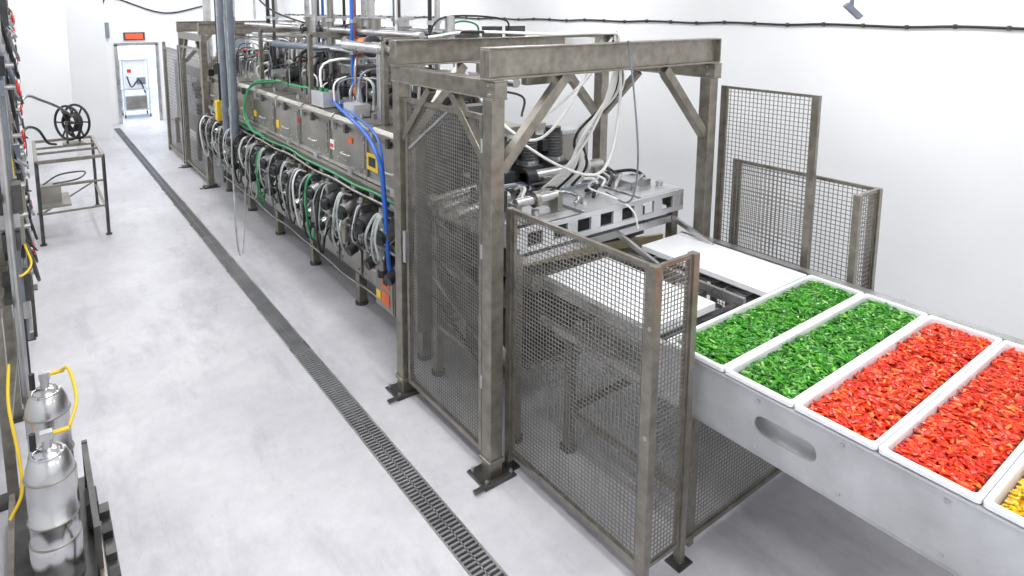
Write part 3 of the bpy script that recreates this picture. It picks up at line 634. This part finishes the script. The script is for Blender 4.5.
for x in (.04,.8):
    for y in (9.9,11.5):
        g.cyl((x,y,0),(x,y,1.12),.022,STD,12);g.cyl((x,y,0),(x,y,.02),.04,STD,12)
for y in (9.9,11.5):
    g.beam((.04,y,1.12),(.8,y,1.12),.04,.04,FR);g.beam((.04,y,.78),(.8,y,.78),.025,.025,FR);g.beam((.04,y,.42),(.8,y,.42),.025,.025,FR)
for x in (.04,.8): g.beam((x,9.9,1.12),(x,11.5,1.12),.04,.04,FR);g.beam((x,9.9,.35),(x,11.5,.35),.03,.03,FR)
for k in (3,5): g.beam((.04,9.9+k*.2,1.12),(.8,9.9+k*.2,1.12),.03,.03,FR)
g.beam((.04,9.9,.42),(.8,11.5,.42),.02,.02,FR)
g.tube([(.1,10.0,.8),(.3,10.3,.84),(.6,10.5,.8),(.5,10.0,.82),(.2,9.95,.8)],.012,STD,6,6)
g.box((.06,10.1,.43),(.4,10.8,.46),STM);g.box((.06,10.3,.46),(.3,10.5,.7),STM);g.build()
g=G('hose_reel')
ax=V((.8,.6,0)).normalized();C=V((.53,11.0,1.45));R0=.25;per=V((-.6,.8,0))
for s in (-.07,.07): g.ring(C+ax*s,R0,.018,BLK,ax,30)
for k in range(5): g.ring(C+ax*(-.05+k*.025),.13,.016,BLK,ax,26)
for k in range(6):
    t=k*math.pi/3
    for s in (-.07,.07): g.beam(C+ax*s,C+ax*s+per*R0*math.cos(t)+V((0,0,R0*math.sin(t))),.018,.018,BLK,up=ax)
g.cyl(C-ax*.11,C+ax*.11,.03,ST,12)
for s in (-.1,.1): p=C+ax*s;g.beam((p.x,p.y,1.14),(p.x,p.y,1.47),.03,.04,STD)
g.box((.39,10.86,1.12),(.67,11.14,1.15),FR)
g.tube([C+V((0,-.1,.1)),(.36,10.5,1.75),(.15,9.8,1.95),(.0,9.0,2.1),(-.1,8.4,2.0)],.02,STM,8,6)
g.tube([(.3,10.9,1.16),(.2,10.6,1.25),(.1,10.2,1.5),(-.02,9.2,1.7),(-.1,8.4,1.7)],.018,BLK,8,6);g.build()

# ceiling lights
LT=mat('tube_light',(1,1,1),0,.5,emit=3)
for i,y in enumerate((-1.2,2.6,6.4,10.2,14,17.6)):
    for x in (.6,2.1,5.2):
        g=G('ceiling_light');g.box((x-.15,y-.65,H-.08),(x+.15,y+.65,H),BRT)
        for a in (-.07,.07): g.cyl((x+a,y-.6,H-.1),(x+a,y+.6,H-.1),.018,LT,10)
        g.build()
        l=bpy.data.lights.new('fluorescent_lamp','AREA');l.shape='RECTANGLE';l.size=.6;l.size_y=1.4;l.energy=50 if x<5 else 58;l.color=(.985,.99,1)
        o=bpy.data.objects.new('fluorescent_lamp',l);o.location=(x,y,H-.14);scene.collection.objects.link(o)
l=bpy.data.lights.new('annex_lamp','AREA');l.size=2;l.energy=330;l.color=(.86,.92,1);o=bpy.data.objects.new('annex_lamp',l);o.location=(2.5,21.4,H-.1);scene.collection.objects.link(o)
g=G('ceiling_sensor_bracket');g.cyl((4.18,1.9,3.08),(4.18,1.9,H),.012,GPI,8);g.beam((4.15,1.92,3.13),(4.21,1.86,3.05),.05,.03,GPI);g.build()

w=bpy.data.worlds.new('World');scene.world=w;w.use_nodes=True;w.node_tree.nodes['Background'].inputs[0].default_value=(.8,.85,.9,1);w.node_tree.nodes['Background'].inputs[1].default_value=.5

cam=bpy.data.cameras.new('camera');co=bpy.data.objects.new('camera',cam);scene.collection.objects.link(co)
cam.sensor_width=36;cam.lens=22.5;cam.shift_x=42/1024;cam.shift_y=-191/1024
co.location=(0,0,3.1);co.rotation_euler=(math.radians(90-7.8),0,math.radians(-35));cam.clip_start=.05
scene.camera=co
